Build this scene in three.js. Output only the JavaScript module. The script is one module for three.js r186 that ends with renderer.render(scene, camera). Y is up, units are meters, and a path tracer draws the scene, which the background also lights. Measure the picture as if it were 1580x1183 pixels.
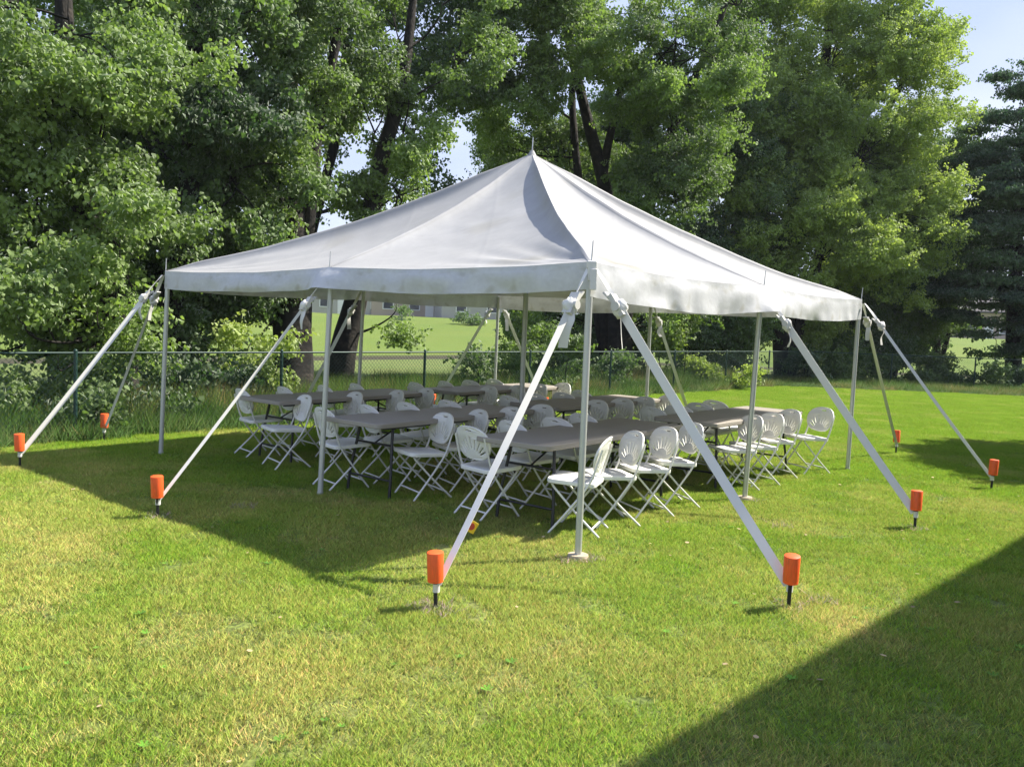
import * as THREE from 'three';
import { mergeGeometries, mergeVertices, toCreasedNormals } from 'three/addons/utils/BufferGeometryUtils.js';
import { RoundedBoxGeometry } from 'three/addons/geometries/RoundedBoxGeometry.js';
import { ImprovedNoise } from 'three/addons/math/ImprovedNoise.js';

// ---------------------------------------------------------------- camera, sky, sun, exposure
const scene = new THREE.Scene();
const camera = new THREE.PerspectiveCamera(48.51, 1024 / 766, 0.1, 4000);
camera.position.set(-0.4456, 1.7293, 6.2102);
camera.rotation.set(-0.07123, 0.01543, 0.03916, 'YXZ');
const EXPOSURE = 2.3;
const SUN = new THREE.Vector3(1.83, 2.195, -0.7).normalize();
{
  const w = 512, h = 256, data = new Float32Array(w * h * 4);
  const nz = new ImprovedNoise();
  for (let j = 0; j < h; j++) for (let i = 0; i < w; i++) {
    const lat = ((j + 0.5) / h - 0.5) * Math.PI, lon = ((i + 0.5) / w - 0.5) * 2 * Math.PI;
    const d = [Math.cos(lat) * Math.cos(lon), Math.sin(lat), Math.cos(lat) * Math.sin(lon)];
    const e = Math.max(0, d[1]), k = Math.pow(1 - e, 3.2);
    const s = d[0] * SUN.x + d[1] * SUN.y + d[2] * SUN.z;
    const glow = 0.22 * Math.pow(Math.max(0, s), 6) + 0.35 * Math.pow(Math.max(0, s), 40);
    let c = [0.19 + 0.21 * k, 0.255 + 0.19 * k, 0.47 + 0.04 * k];
    // thin high cloud
    const q = 0.35 + e, u = d[0] / q, v = d[2] / q;
    let f = 0, a = 0.5, fr = 1.6;
    for (let o = 0; o < 5; o++) { f += a * nz.noise(u * fr + 7.3, v * fr * 1.4 + 2.1, 4.4 + o); a *= 0.5; fr *= 2.1; }
    const cl = Math.min(1, Math.max(0, (f + 0.12) * 1.9));
    c = c.map((x, n) => x + cl * ([0.52, 0.54, 0.6][n] - x) * 0.6 + glow * [1, 0.95, 0.85][n]);
    if (d[1] < 0) c = [0.12, 0.15, 0.1];
    data.set([c[0], c[1], c[2], 1], (j * w + i) * 4);
  }
  const sky = new THREE.DataTexture(data, w, h, THREE.RGBAFormat, THREE.FloatType);
  sky.mapping = THREE.EquirectangularReflectionMapping; sky.magFilter = sky.minFilter = THREE.LinearFilter; sky.needsUpdate = true;
  scene.background = sky; scene.environment = sky;
  scene.fog = new THREE.FogExp2(0xdfe6ee, 0.0003);
}
const sun = new THREE.DirectionalLight(new THREE.Color(1, 0.94, 0.83), 4.9);
sun.target.position.set(0, 0, -8); sun.position.copy(SUN).multiplyScalar(60).add(sun.target.position);
sun.castShadow = true; sun.shadow.mapSize.set(4096, 4096);
Object.assign(sun.shadow.camera, { left: -40, right: 40, top: 40, bottom: -40, near: 1, far: 160 });
scene.add(sun, sun.target);

// ---------------------------------------------------------------- helpers
function rng(seed) { let a = seed >>> 0; return () => { a = (a + 0x6D2B79F5) | 0; let t = Math.imul(a ^ (a >>> 15), 1 | a); t = (t + Math.imul(t ^ (t >>> 7), 61 | t)) ^ t; return ((t ^ (t >>> 14)) >>> 0) / 4294967296; }; }
const noise = new ImprovedNoise();
const N3 = (x, y, z) => noise.noise(x, y, z);
function fbm(x, y, z, o = 4) { let s = 0, a = 0.5; for (let i = 0; i < o; i++) { s += a * noise.noise(x, y, z); x *= 2.03; y *= 2.03; z *= 2.03; a *= 0.5; } return s; }
const V = (x, y, z) => new THREE.Vector3(x, y, z);
const clamp = (x, a = 0, b = 1) => Math.min(b, Math.max(a, x));
const smooth = (a, b, x) => { const t = clamp((x - a) / (b - a)); return t * t * (3 - 2 * t); };
const mix = (a, b, t) => a + (b - a) * t;
const col = (r, g, b) => new THREE.Color().setRGB(r, g, b);
const used = {};
function numbered(n) { const k = used[n] = (used[n] ?? -1) + 1; return k ? `${n}_${String(k).padStart(3, '0')}` : n; }
function tag(o, label, category, group) { o.userData.label = label; o.userData.category = category; if (group) o.userData.group = group; return o; }
function base(name, label, category, pos = [0, 0, 0], turn = 0, group) {
  const g = new THREE.Group(); g.name = numbered(name); g.position.set(...pos); g.rotation.y = turn; scene.add(g);
  return tag(g, label, category, group);
}
function part(name, geo, mat, parent) {
  const m = new THREE.Mesh(Array.isArray(geo) ? (geo.length > 1 ? mergeGeometries(geo.map(plain)) : geo[0]) : geo, mat);
  m.name = name; m.castShadow = m.receiveShadow = true; parent.add(m); return m;
}
function plain(g) { const q = g.index ? g.toNonIndexed() : g; for (const k of Object.keys(q.attributes)) if (!['position', 'normal', 'uv'].includes(k)) q.deleteAttribute(k); if (!q.attributes.uv) q.setAttribute('uv', new THREE.BufferAttribute(new Float32Array(q.attributes.position.count * 2), 2)); return q; }
function tube(pts, r, seg = 12, sides = 8, closed = false) { return new THREE.TubeGeometry(new THREE.CatmullRomCurve3(pts, closed, 'catmullrom', 0.5), seg, r, sides, closed); }
function rod(a, b, r, sides = 8, r2 = r) {
  const d = b.clone().sub(a), g = new THREE.CylinderGeometry(r2, r, d.length(), sides);
  g.applyQuaternion(new THREE.Quaternion().setFromUnitVectors(V(0, 1, 0), d.normalize())); const m = a.clone().add(b).multiplyScalar(0.5); return g.translate(m.x, m.y, m.z);
}
function box(w, h, d, x = 0, y = 0, z = 0, r = 0) { return (r ? new RoundedBoxGeometry(w, h, d, 2, r) : new THREE.BoxGeometry(w, h, d)).translate(x, y, z); }
function band(a, b, side, w, t) { // flat webbing box from a to b, its width along side
  const y = b.clone().sub(a), L = y.length(); y.normalize(); const x = side.clone().addScaledVector(y, -side.dot(y)).normalize(), z = x.clone().cross(y);
  const m = new THREE.Matrix4().makeBasis(x, y, z); const c = a.clone().add(b).multiplyScalar(0.5); m.setPosition(c);
  return new THREE.BoxGeometry(w, L, t, 1, 1, 1).applyMatrix4(m);
}
function ribbon(pts, w, t, sideAt, n = 24) { // webbing along a curve, twisting, with its own thickness
  const c = new THREE.CatmullRomCurve3(pts, false, 'centripetal'), pos = [], idx = [];
  for (let i = 0; i <= n; i++) { const k = i / n, p = c.getPoint(k), d = c.getTangent(k), x = sideAt(k).clone(); x.addScaledVector(d, -x.dot(d)).normalize(); const z = x.clone().cross(d);
    for (const [a, b] of [[-1, -1], [1, -1], [1, -1], [1, 1], [1, 1], [-1, 1], [-1, 1], [-1, -1]]) { const q = p.clone().addScaledVector(x, a * w / 2).addScaledVector(z, b * t / 2); pos.push(q.x, q.y, q.z); } }
  for (let i = 0; i < n; i++) for (let s = 0; s < 4; s++) { const a = i * 8 + s * 2; idx.push(a, a + 1, a + 8, a + 1, a + 9, a + 8); }
  const g = new THREE.BufferGeometry(); g.setAttribute('position', new THREE.Float32BufferAttribute(pos, 3)); g.setIndex(idx); g.computeVertexNormals(); return g;
}
function taper(pts, radii, sides = 7, wob = 0, seed = 1) { // trunk or limb: rings along a polyline
  const c = new THREE.CatmullRomCurve3(pts, false, 'centripetal'), n = Math.max(3, pts.length * 4), pos = [], idx = [], uv = [];
  let x = V(1, 0, 0.13), t0 = null, len = 0, last = null;
  for (let i = 0; i <= n; i++) {
    const t = i / n, p = c.getPoint(t), d = c.getTangent(t); const k = t * (radii.length - 1), f = Math.min(radii.length - 2, Math.floor(k)); const r = mix(radii[f], radii[f + 1], k - f);
    if (last) len += p.distanceTo(last); last = p;
    x.addScaledVector(d, -x.dot(d)).normalize(); const y = d.clone().cross(x);
    for (let s = 0; s <= sides; s++) { const a = (s % sides) / sides * Math.PI * 2, rr = r * (1 + wob * N3(Math.cos(a) * 1.6 + seed, Math.sin(a) * 1.6, len * 1.4)); const q = p.clone().addScaledVector(x, Math.cos(a) * rr).addScaledVector(y, Math.sin(a) * rr); pos.push(q.x, q.y, q.z); uv.push(s / sides, len * 0.7); }
  }
  const m = sides + 1;
  for (let i = 0; i < n; i++) for (let s = 0; s < sides; s++) { const a = i * m + s; idx.push(a, a + 1, a + m, a + 1, a + m + 1, a + m); }
  const g = new THREE.BufferGeometry(); g.setAttribute('position', new THREE.Float32BufferAttribute(pos, 3)); g.setAttribute('uv', new THREE.Float32BufferAttribute(uv, 2)); g.setIndex(idx); g.computeVertexNormals(); return g;
}
function noiseTex(size, fn, srgb = true) {
  const d = new Uint8Array(size * size * 4);
  for (let j = 0; j < size; j++) for (let i = 0; i < size; i++) { const c = fn(i / size, j / size); d.set([clamp(c[0]) * 255, clamp(c[1]) * 255, clamp(c[2]) * 255, 255], (j * size + i) * 4); }
  const t = new THREE.DataTexture(d, size, size); t.wrapS = t.wrapT = THREE.RepeatWrapping; t.magFilter = THREE.LinearFilter; t.minFilter = THREE.LinearMipmapLinearFilter; t.generateMipmaps = true; if (srgb) t.colorSpace = THREE.SRGBColorSpace; t.needsUpdate = true; return t;
}
// tiling noise on a torus-like blend
function tileNoise(u, v, f, seed) { const a = N3(u * f, v * f, seed), b = N3((u - 1) * f, v * f, seed), c = N3(u * f, (v - 1) * f, seed), d = N3((u - 1) * f, (v - 1) * f, seed); return mix(mix(a, b, u), mix(c, d, u), v) * 1.5; }
const std = (c, rough = 0.7, o = {}) => new THREE.MeshStandardMaterial({ color: c, roughness: rough, ...o });
// camera frame, to turn a pixel of the 1580 x 1183 view and a depth into a place in the world
camera.updateMatrixWorld();
function at(px, py, depth) { return V((px - 790) / 1312.9 * depth, -(py - 591.5) / 1312.9 * depth, -depth).applyMatrix4(camera.matrixWorld); }

// ---------------------------------------------------------------- materials
const bumpFine = noiseTex(256, (u, v) => { const n = 0.5 + 0.5 * (tileNoise(u, v, 12, 1) + 0.6 * tileNoise(u, v, 34, 2)); return [n, n, n]; }, false);
const vinylMap = noiseTex(1024, (u, v) => { const n = tileNoise(u, v, 6, 3), m = tileNoise(u, v, 28, 9), g = tileNoise(u, v, 90, 4), st = Math.max(0, tileNoise(u, v, 11, 15) - 0.25), k = 0.93 + 0.04 * n + 0.025 * m + 0.02 * g - 0.16 * st; return [k, k * (1 - 0.02 * st), k * (1 - 0.1 * st)]; });
const creaseMap = noiseTex(1024, (u, v) => { let h = 0.5 + 0.12 * tileNoise(u, v, 9, 31) + 0.08 * tileNoise(u, v, 40, 32) + 0.03 * tileNoise(u, v, 120, 33); for (const c of [0.07, 0.21, 0.33, 0.46, 0.58, 0.72, 0.87]) { const w1 = c + 0.006 * tileNoise(u, v, 5, c * 90), w2 = c + 0.02 + 0.006 * tileNoise(u, v, 5, c * 70 + 3); h += 0.16 * Math.exp(-Math.pow((u - w1) / 0.004, 2)) - 0.12 * Math.exp(-Math.pow((v - w2) / 0.004, 2)); } return [h, h, h]; }, false);
const M = {
  vinyl: new THREE.MeshPhysicalMaterial({ color: col(0.4, 0.4, 0.397), roughness: 0.6, specularIntensity: 0.4, side: THREE.DoubleSide, map: vinylMap, bumpMap: creaseMap, bumpScale: 0.006, transmission: 0.1, thickness: 0 }),  // canopy cloth, base colour darkened so the sunlit slope does not clip
  valance: new THREE.MeshPhysicalMaterial({ color: col(0.74, 0.75, 0.77), roughness: 0.55, side: THREE.DoubleSide, map: vinylMap, bumpMap: bumpFine, bumpScale: 0.0012, transmission: 0.28, thickness: 0 }),  // same cloth as the canopy, brightness painted into its colour to lift the shaded side
  webbing: std(col(0.64, 0.63, 0.59), 0.8, { bumpMap: bumpFine, bumpScale: 0.001 }),
  webTail: std(col(0.62, 0.61, 0.58), 0.8, { side: THREE.DoubleSide }),
  webGrey: std(col(0.5, 0.49, 0.45), 0.85),
  pole: std(col(0.52, 0.53, 0.51), 0.42, { metalness: 0.45, bumpMap: bumpFine, bumpScale: 0.0004 }),
  steel: std(col(0.55, 0.56, 0.57), 0.35, { metalness: 0.8 }),
  plate: std(col(0.4, 0.34, 0.24), 0.9),
  orange: std(col(0.95, 0.115, 0.018), 0.5),
  stake: std(col(0.02, 0.02, 0.022), 0.55, { metalness: 0.3 }),
  chairPlastic: std(col(0.8, 0.79, 0.74), 0.45, { bumpMap: bumpFine, bumpScale: 0.0005 }),
  chairFrame: std(col(0.74, 0.73, 0.68), 0.4),
  tableTop: std(col(0.31, 0.28, 0.24), 0.55, { bumpMap: bumpFine, bumpScale: 0.001 }),
  black: std(col(0.018, 0.018, 0.02), 0.45),
  yellow: std(col(0.8, 0.52, 0.02), 0.6), red: std(col(0.5, 0.06, 0.03), 0.6),
  fence: std(col(0.008, 0.038, 0.03), 0.5),
  siding: std(col(0.42, 0.40, 0.37), 0.8), siding2: std(col(0.45, 0.36, 0.29), 0.8), roof: std(col(0.07, 0.065, 0.065), 0.9), trim: std(col(0.75, 0.74, 0.72), 0.6), glass: std(col(0.03, 0.035, 0.045), 0.08),
  stone: std(col(0.3, 0.29, 0.27), 0.9),
};
const barkTex = noiseTex(256, (u, v) => { const n = tileNoise(u, v, 9, 5), r = Math.abs(tileNoise(u, v * 0.999, 16, 6)); const k = 0.36 + 0.2 * n + 0.32 * r; return [k * 1.0, k * 0.92, k * 0.82]; });
M.bark = std(col(0.10, 0.095, 0.09), 0.95, { map: barkTex, bumpMap: barkTex, bumpScale: 0.03 });
M.barkDark = std(col(0.06, 0.055, 0.05), 0.95, { map: barkTex, bumpMap: barkTex, bumpScale: 0.02 });
const leafMat = (c, t = 0.6) => new THREE.MeshPhysicalMaterial({ color: c, roughness: 0.95, side: THREE.DoubleSide, transmission: t, thickness: 0, clearcoat: 0.25, clearcoatRoughness: 0.45 });
M.leaf = leafMat(col(1, 1, 1));
M.orange.map = noiseTex(256, (u, v) => { const n = tileNoise(u, v, 7, 51), m = tileNoise(u, v, 30, 52), d = clamp((n + 0.5 * m - 0.2) * 1.5, 0, 1) * 0.4 + (v < 0.45 ? 0.25 * clamp(0.5 + m) : 0); return [0.98 - 0.35 * d, 0.98 - 0.1 * d, 0.98 + 0.02 * d]; });
M.weed = std(0xffffff, 1, { side: THREE.DoubleSide });
M.blade = new THREE.MeshPhysicalMaterial({ color: 0xffffff, roughness: 0.95, side: THREE.DoubleSide, transmission: 0.4, thickness: 0, vertexColors: true, specularIntensity: 0.35 });

// ---------------------------------------------------------------- the land: one sheet, lawn, bank, pond, far slope
const FN = [0.779, 0.627], FD = [0.627, -0.779], F0 = [-6.44, -4.45];   // fence: normal to the yard, run, first post
const beyond = (x, z) => Math.max(-(x * FN[0] + z * FN[1]) - 7.81, -21.8 - z + 0.03 * (x - 8));
function landHeight(x, z) {
  const b = beyond(x, z);
  if (b < 0) return 0;
  let y = -0.35 * smooth(2, 9, b) - 0.18 * smooth(20.5, 22, b) * smooth(24, 22.6, b);
  y += 2.35 * smooth(23, 66, b);
  return y + 0.1 * fbm(x * 0.09, 1.7, z * 0.09, 3) * smooth(24, 34, b) * 2;
}
const dryness = (x, z) => clamp(0.26 + 0.72 * fbm(x * 0.55, 3.1, z * 0.55, 4) + 1.0 * fbm(x * 2.3, 8.1, z * 2.3, 3) + 0.16 * smooth(2, -5, x) * smooth(-6, 3, z) - 0.25 * smooth(-1, -9, z) - 0.10 * smooth(0, 5, x));
const grassTone = (d, o) => o.setRGB(mix(0.25, 0.66, d), mix(0.43, 0.62, d), mix(0.03, 0.21, d));
{
  const nx = 340, nz = 340, pos = [], colr = [], idx = [], uv = [], c = new THREE.Color();
  const gx = (t) => 45 * t + 1200 * Math.sign(t) * Math.pow(Math.abs(t), 7), gz = (t) => -34 + 52 * t + 1200 * Math.sign(t) * Math.pow(Math.abs(t), 7);
  for (let j = 0; j <= nz; j++) for (let i = 0; i <= nx; i++) {
    const x = gx(i / nx * 2 - 1), z = gz(j / nz * 2 - 1), b = beyond(x, z);
    pos.push(x, landHeight(x, z), z); uv.push(x / 1.7, z / 1.7);
    grassTone(dryness(x, z), c); c.multiplyScalar(0.4);
    if (b > -0.2) {
      const wild = col(0.07, 0.085, 0.02).lerp(col(0.12, 0.1, 0.05), clamp(0.5 + fbm(x * 0.8, 2, z * 0.8)));
      c.lerp(wild, smooth(-0.2, 0.4, b));
      const mead = col(0.11, 0.175, 0.022).lerp(col(0.16, 0.19, 0.04), clamp(0.5 + fbm(x * 0.4, 1, z * 0.4))); c.lerp(mead, smooth(3, 7, b)); const bank = col(0.05, 0.045, 0.02); c.lerp(bank, smooth(20.5, 21.6, b));
      const hill = col(0.11, 0.185, 0.008).lerp(col(0.155, 0.21, 0.016), clamp(0.5 + fbm(x * 0.15, 5, z * 0.15))); c.lerp(hill, smooth(23.4, 24.6, b));
    }
    colr.push(c.r, c.g, c.b);
  }
  const m = nx + 1;
  for (let j = 0; j < nz; j++) for (let i = 0; i < nx; i++) { const a = j * m + i; idx.push(a, a + m, a + 1, a + 1, a + m, a + m + 1); }
  const g = new THREE.BufferGeometry(); g.setAttribute('position', new THREE.Float32BufferAttribute(pos, 3)); g.setAttribute('color', new THREE.Float32BufferAttribute(colr, 3)); g.setAttribute('uv', new THREE.Float32BufferAttribute(uv, 2)); g.setIndex(idx); g.computeVertexNormals();
  const soil = noiseTex(512, (u, v) => { const n = tileNoise(u, v, 18, 11), q = tileNoise(u, v, 60, 12), k = 0.86 + 0.16 * n + 0.22 * q; return [k, k, k * 0.98]; });
  const o = part('ground', g, new THREE.MeshStandardMaterial({ vertexColors: true, roughness: 1, map: soil, bumpMap: soil, bumpScale: 0.02 }), scene);
  o.userData.kind = 'structure'; o.userData.label = 'mown lawn of the yard running on to the bank and the far green slope';
}

// ---------------------------------------------------------------- lawn blades, one uncountable mass of patches
function bladePatch(seed, size, n, h0, h1, w, lean) {
  const r = rng(seed), pos = [], colr = [], nor = [];
  for (let i = 0; i < n; i++) {
    const x = (r() - 0.5) * size, z = (r() - 0.5) * size, a = r() * Math.PI * 2, h = mix(h0, h1, Math.pow(r(), 1.3)), l = lean * h * (0.3 + r()), la = r() * Math.PI * 2;
    const dx = Math.cos(a) * w * 0.5, dz = Math.sin(a) * w * 0.5, tx = x + Math.cos(la) * l, tz = z + Math.sin(la) * l;
    pos.push(x - dx, 0, z - dz, x + dx, 0, z + dz, tx, h, tz);
    const nn = V(-dz / w * 1.2, 0.8, dx / w * 1.2).normalize(); for (let k = 0; k < 3; k++) nor.push(nn.x, nn.y, nn.z);
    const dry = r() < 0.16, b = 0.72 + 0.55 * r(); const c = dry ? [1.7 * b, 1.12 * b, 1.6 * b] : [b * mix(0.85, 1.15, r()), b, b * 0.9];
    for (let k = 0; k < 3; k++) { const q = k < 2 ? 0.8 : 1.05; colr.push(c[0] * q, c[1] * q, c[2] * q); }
  }
  const g = new THREE.BufferGeometry(); g.setAttribute('position', new THREE.Float32BufferAttribute(pos, 3)); g.setAttribute('normal', new THREE.Float32BufferAttribute(nor, 3)); g.setAttribute('color', new THREE.Float32BufferAttribute(colr, 3)); return g;
}
const inView = (p, mx = 0.66, my = 0.5) => { const q = p.clone().applyMatrix4(camera.matrixWorldInverse); const d = -q.z; return d > 0.5 && Math.abs(q.x) / d < mx && q.y / d > -my - 0.02 ? d : 0; };
{
  const r = rng(77), spots = [], S = 0.34;
  for (let x = -8; x < 30; x += S) for (let z = -24; z < 5; z += S) {
    const px = x + (r() - 0.5) * S * 0.7, pz = z + (r() - 0.5) * S * 0.7; if (beyond(px, pz) > 0.1) continue;
    if (inView(V(px, 0, pz))) spots.push([px, pz]);
  }
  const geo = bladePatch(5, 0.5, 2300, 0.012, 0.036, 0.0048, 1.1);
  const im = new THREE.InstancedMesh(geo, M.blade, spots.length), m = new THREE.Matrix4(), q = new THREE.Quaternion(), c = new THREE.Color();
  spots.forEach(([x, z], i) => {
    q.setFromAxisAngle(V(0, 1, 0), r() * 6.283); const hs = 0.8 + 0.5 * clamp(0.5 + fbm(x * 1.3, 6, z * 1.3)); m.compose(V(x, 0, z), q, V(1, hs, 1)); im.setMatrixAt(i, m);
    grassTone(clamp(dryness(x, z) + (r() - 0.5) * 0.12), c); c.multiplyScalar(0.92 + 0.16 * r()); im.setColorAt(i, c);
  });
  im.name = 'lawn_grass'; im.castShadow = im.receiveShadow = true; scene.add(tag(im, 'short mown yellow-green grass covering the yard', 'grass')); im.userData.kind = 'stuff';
  const clip = bladePatch(31, 0.26, 110, 0.006, 0.03, 0.008, 2.4), cs = [[-0.93, 1.22], [-0.9, 1.3], [-1.0, 1.24], [1.28, 0.9], [0.03, 0.03], [0.09, 0.0], [-0.05, 0.06], [3.15, -1.47], [1.93, -2.47], [-3.45, -0.7], [-2.9, -1.2], [1.9, -1.35], [1.55, 0.75]];
  const ic = new THREE.InstancedMesh(clip, M.blade, cs.length); cs.forEach(([x, z], i) => { q.setFromAxisAngle(V(0, 1, 0), r() * 6.283); m.compose(V(x, 0.012, z), q, V(0.8, 1.3, 0.8)); ic.setMatrixAt(i, m); c.setRGB(0.46, 0.42, 0.33); ic.setColorAt(i, c); });
  ic.name = 'dry_clippings'; scene.add(tag(ic, 'pale dry grass clippings scattered around the stake holes and pole feet', 'dry grass')); ic.userData.kind = 'stuff';
  // broad-leaved weeds and a few dropped leaves in the turf
  const rose = []; for (let i = 0; i < 7; i++) { const a = i / 7 * 6.283 + r() * 0.5, lf = new THREE.PlaneGeometry(0.022, 0.06, 1, 2).translate(0, 0.032, 0).rotateX(-1.15 - 0.25 * r()).rotateY(a); rose.push(lf); }
  const iw = new THREE.InstancedMesh(mergeGeometries(rose), M.weed, 240), il = new THREE.InstancedMesh(new THREE.CircleGeometry(0.022, 6).rotateX(-1.4), M.weed, 110);
  for (let i = 0; i < 350; i++) { let x, z; do { x = -7 + 15 * r(); z = 4.6 - 12 * Math.pow(r(), 1.3); } while (!inView(V(x, 0, z))); q.setFromAxisAngle(V(0, 1, 0), r() * 6.283); const k = i < 240 ? 0.26 + 0.3 * r() : 0.4 + 0.5 * r(); m.compose(V(x, i < 240 ? 0.014 : 0.03, z), q, V(k, k, k)); const t = i < 240 ? iw : il, n = i < 240 ? i : i - 240; t.setMatrixAt(n, m); if (i < 240) c.setRGB(0.085, 0.2, 0.015).multiplyScalar(0.7 + 0.6 * r()); else c.setRGB(0.34, 0.26, 0.14).multiplyScalar(0.5 + r()); t.setColorAt(n, c); }
  iw.name = 'lawn_weeds'; scene.add(tag(iw, 'small broad leaved weeds dotted through the lawn', 'weeds')); iw.userData.kind = 'stuff'; il.name = 'fallen_leaves'; scene.add(tag(il, 'few dry brown leaves lying on the lawn', 'fallen leaves')); il.userData.kind = 'stuff';
  // rough grass and weeds along the fence
  const tall = bladePatch(9, 0.6, 420, 0.12, 0.5, 0.012, 0.55), sp = [];
  for (let k = -7; k < 40; k += 0.2) for (let t = 0; t < 9; t++) { const b = -0.05 + Math.pow(r(), 1.4) * 4.5; let x = F0[0] + FD[0] * k - FN[0] * b + (r() - 0.5) * 0.3, z = F0[1] + FD[1] * k - FN[1] * b + (r() - 0.5) * 0.3; if (z < -21.8) continue; if (beyond(x, z) < -0.1) continue; if (inView(V(x, 0.2, z))) sp.push([x, z, b]); }
  for (let x = 6; x < 34; x += 0.3) for (let t = 0; t < 8; t++) { const b = Math.pow(r(), 1.3) * 5, z = -21.85 - b + 0.03 * (x - 8); if (inView(V(x, 0.2, z))) sp.push([x, z, b, 1]); }
  const it = new THREE.InstancedMesh(tall, M.blade, sp.length);
  sp.forEach(([x, z, b, low], i) => { q.setFromAxisAngle(V(0, 1, 0), r() * 6.283); const s = (0.55 + 0.9 * r()) * (0.6 + 0.4 * smooth(0, 0.8, b)) * (low ? 0.55 : 1); m.compose(V(x, landHeight(x, z) - 0.01, z), q, V(1, s, 1)); it.setMatrixAt(i, m); c.setRGB(0.06, 0.14, 0.018).lerp(col(0.22, 0.2, 0.07), Math.pow(r(), 5)); it.setColorAt(i, c); });
  it.name = 'rough_grass'; it.castShadow = it.receiveShadow = true; scene.add(tag(it, 'tall rough grass and weeds growing along the chain link fence', 'tall grass')); it.userData.kind = 'stuff';
}

// ---------------------------------------------------------------- the tent
const TC = V(-0.484, 0, -4.286);
const tent = base('pole_tent', 'large white pole tent with a peaked top pitched over the tables on the lawn', 'tent', TC.toArray());
const L = (v) => v.clone().sub(TC), loc = (g) => g.translate(-TC.x, -TC.y, -TC.z);
const EAVE = [V(0, 2.194, 0), V(-2.356, 2.188, -1.9), V(-4.74, 2.176, -3.8), V(-2.869, 2.19, -6.187), V(-0.968, 2.19, -8.572), V(1.417, 2.19, -6.671), V(3.812, 2.199, -4.771), V(1.914, 2.2, -2.387)];
const POLE = [V(0.003, 0, 0.021), V(-2.405, 0, -1.851), V(-4.808, 0, -3.81), V(-2.93, 0, -6.25), V(-0.98, 0, -8.62), V(1.43, 0, -6.73), V(3.806, 0, -4.777), V(1.895, 0, -2.487)];
const PEAK = V(-0.473, 3.79, -4.286);
const outN = [V(-0.623, 0, 0.782), V(-0.623, 0, 0.782), V(-0.782, 0, -0.623), V(-0.782, 0, -0.623), V(0.623, 0, -0.782), V(0.623, 0, -0.782), V(0.782, 0, 0.623), V(0.782, 0, 0.623)];
function eavePoint(k, w) {
  const a = EAVE[k], b = EAVE[(k + 1) % 8], s = 4 * w * (1 - w), p = a.clone().lerp(b, w);
  p.addScaledVector(outN[k], -0.045 * s); p.y -= 0.03 * s + 0.006 * N3(k * 3.1 + w * 5, 0.4, 1.2) * s; return p;
}
function canopyPoint(k, w, d) {
  const e = eavePoint(k, w), p = PEAK.clone().lerp(e, d), s = 4 * d * (1 - d), corner = k % 2 === 0 ? 1 - w : w; // 1 at a corner seam
  p.y -= s * mix(0.125, 0.165, smooth(0, 1, corner));                                             // seams hang
  p.y -= 0.085 * Math.pow(s, 0.75) * (1 - Math.pow(Math.abs(2 * w - 1), 7)) * smooth(0, 0.3, d); // panels sag between seams
  const edge = corner > 0.5 ? 1 - corner : corner, span = 3.05 * d;                               // the roped seams stand proud
  p.y += (corner > 0.5 ? 0.034 : 0.016) * Math.exp(-Math.pow(edge * span / 0.055, 2)) * smooth(0.02, 0.15, d) * smooth(1, 0.9, d);
  // pull wrinkles fanning out of each corner, and a soft unevenness
  const ci = k % 2 === 0 ? k : (k + 1) % 8, c = EAVE[ci], dx = p.x - c.x, dz = p.z - c.z, dist = Math.hypot(dx, dz), ang = Math.atan2(dz, dx);
  const fe = smooth(1, 0.94, d), f = smooth(0.12, 0.5, dist) * smooth(2.5, 0.6, dist) * fe;
  p.y += f * 0.017 * N3(ang * 7.5 + ci * 9, dist * 0.5, 2.2) * (1 + 0.6 * dist) + f * 0.006 * Math.sin(ang * 31 + 2.5 * N3(dist, ang * 3, ci));
  const cp = EAVE[ci === k ? (k + 1) % 8 : k], d2 = Math.hypot(p.x - cp.x, p.z - cp.z), a2 = Math.atan2(p.z - cp.z, p.x - cp.x);
  p.y += smooth(0.05, 0.3, d2) * smooth(1.3, 0.3, d2) * fe * 0.008 * N3(a2 * 6 + k, d2, 5);
  p.y += 0.02 * fbm(p.x * 0.9, 4.4, p.z * 0.9, 3) * s + 0.006 * N3(p.x * 4, 1, p.z * 4) * s;
  return p;
}
function sheet(nu, nv, fn, uvf) {
  const pos = [], idx = [], uv = [];
  for (let j = 0; j <= nv; j++) for (let i = 0; i <= nu; i++) { const p = fn(i / nu, j / nv); pos.push(p.x, p.y, p.z); const q = uvf ? uvf(p, i / nu, j / nv) : [p.x * 0.15, p.z * 0.15]; uv.push(...q); }
  const m = nu + 1; for (let j = 0; j < nv; j++) for (let i = 0; i < nu; i++) { const a = j * m + i; idx.push(a, a + 1, a + m, a + 1, a + m + 1, a + m); }
  const g = new THREE.BufferGeometry(); g.setAttribute('position', new THREE.Float32BufferAttribute(pos, 3)); g.setAttribute('uv', new THREE.Float32BufferAttribute(uv, 2)); g.setIndex(idx); g.computeVertexNormals(); return g;
}
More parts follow.
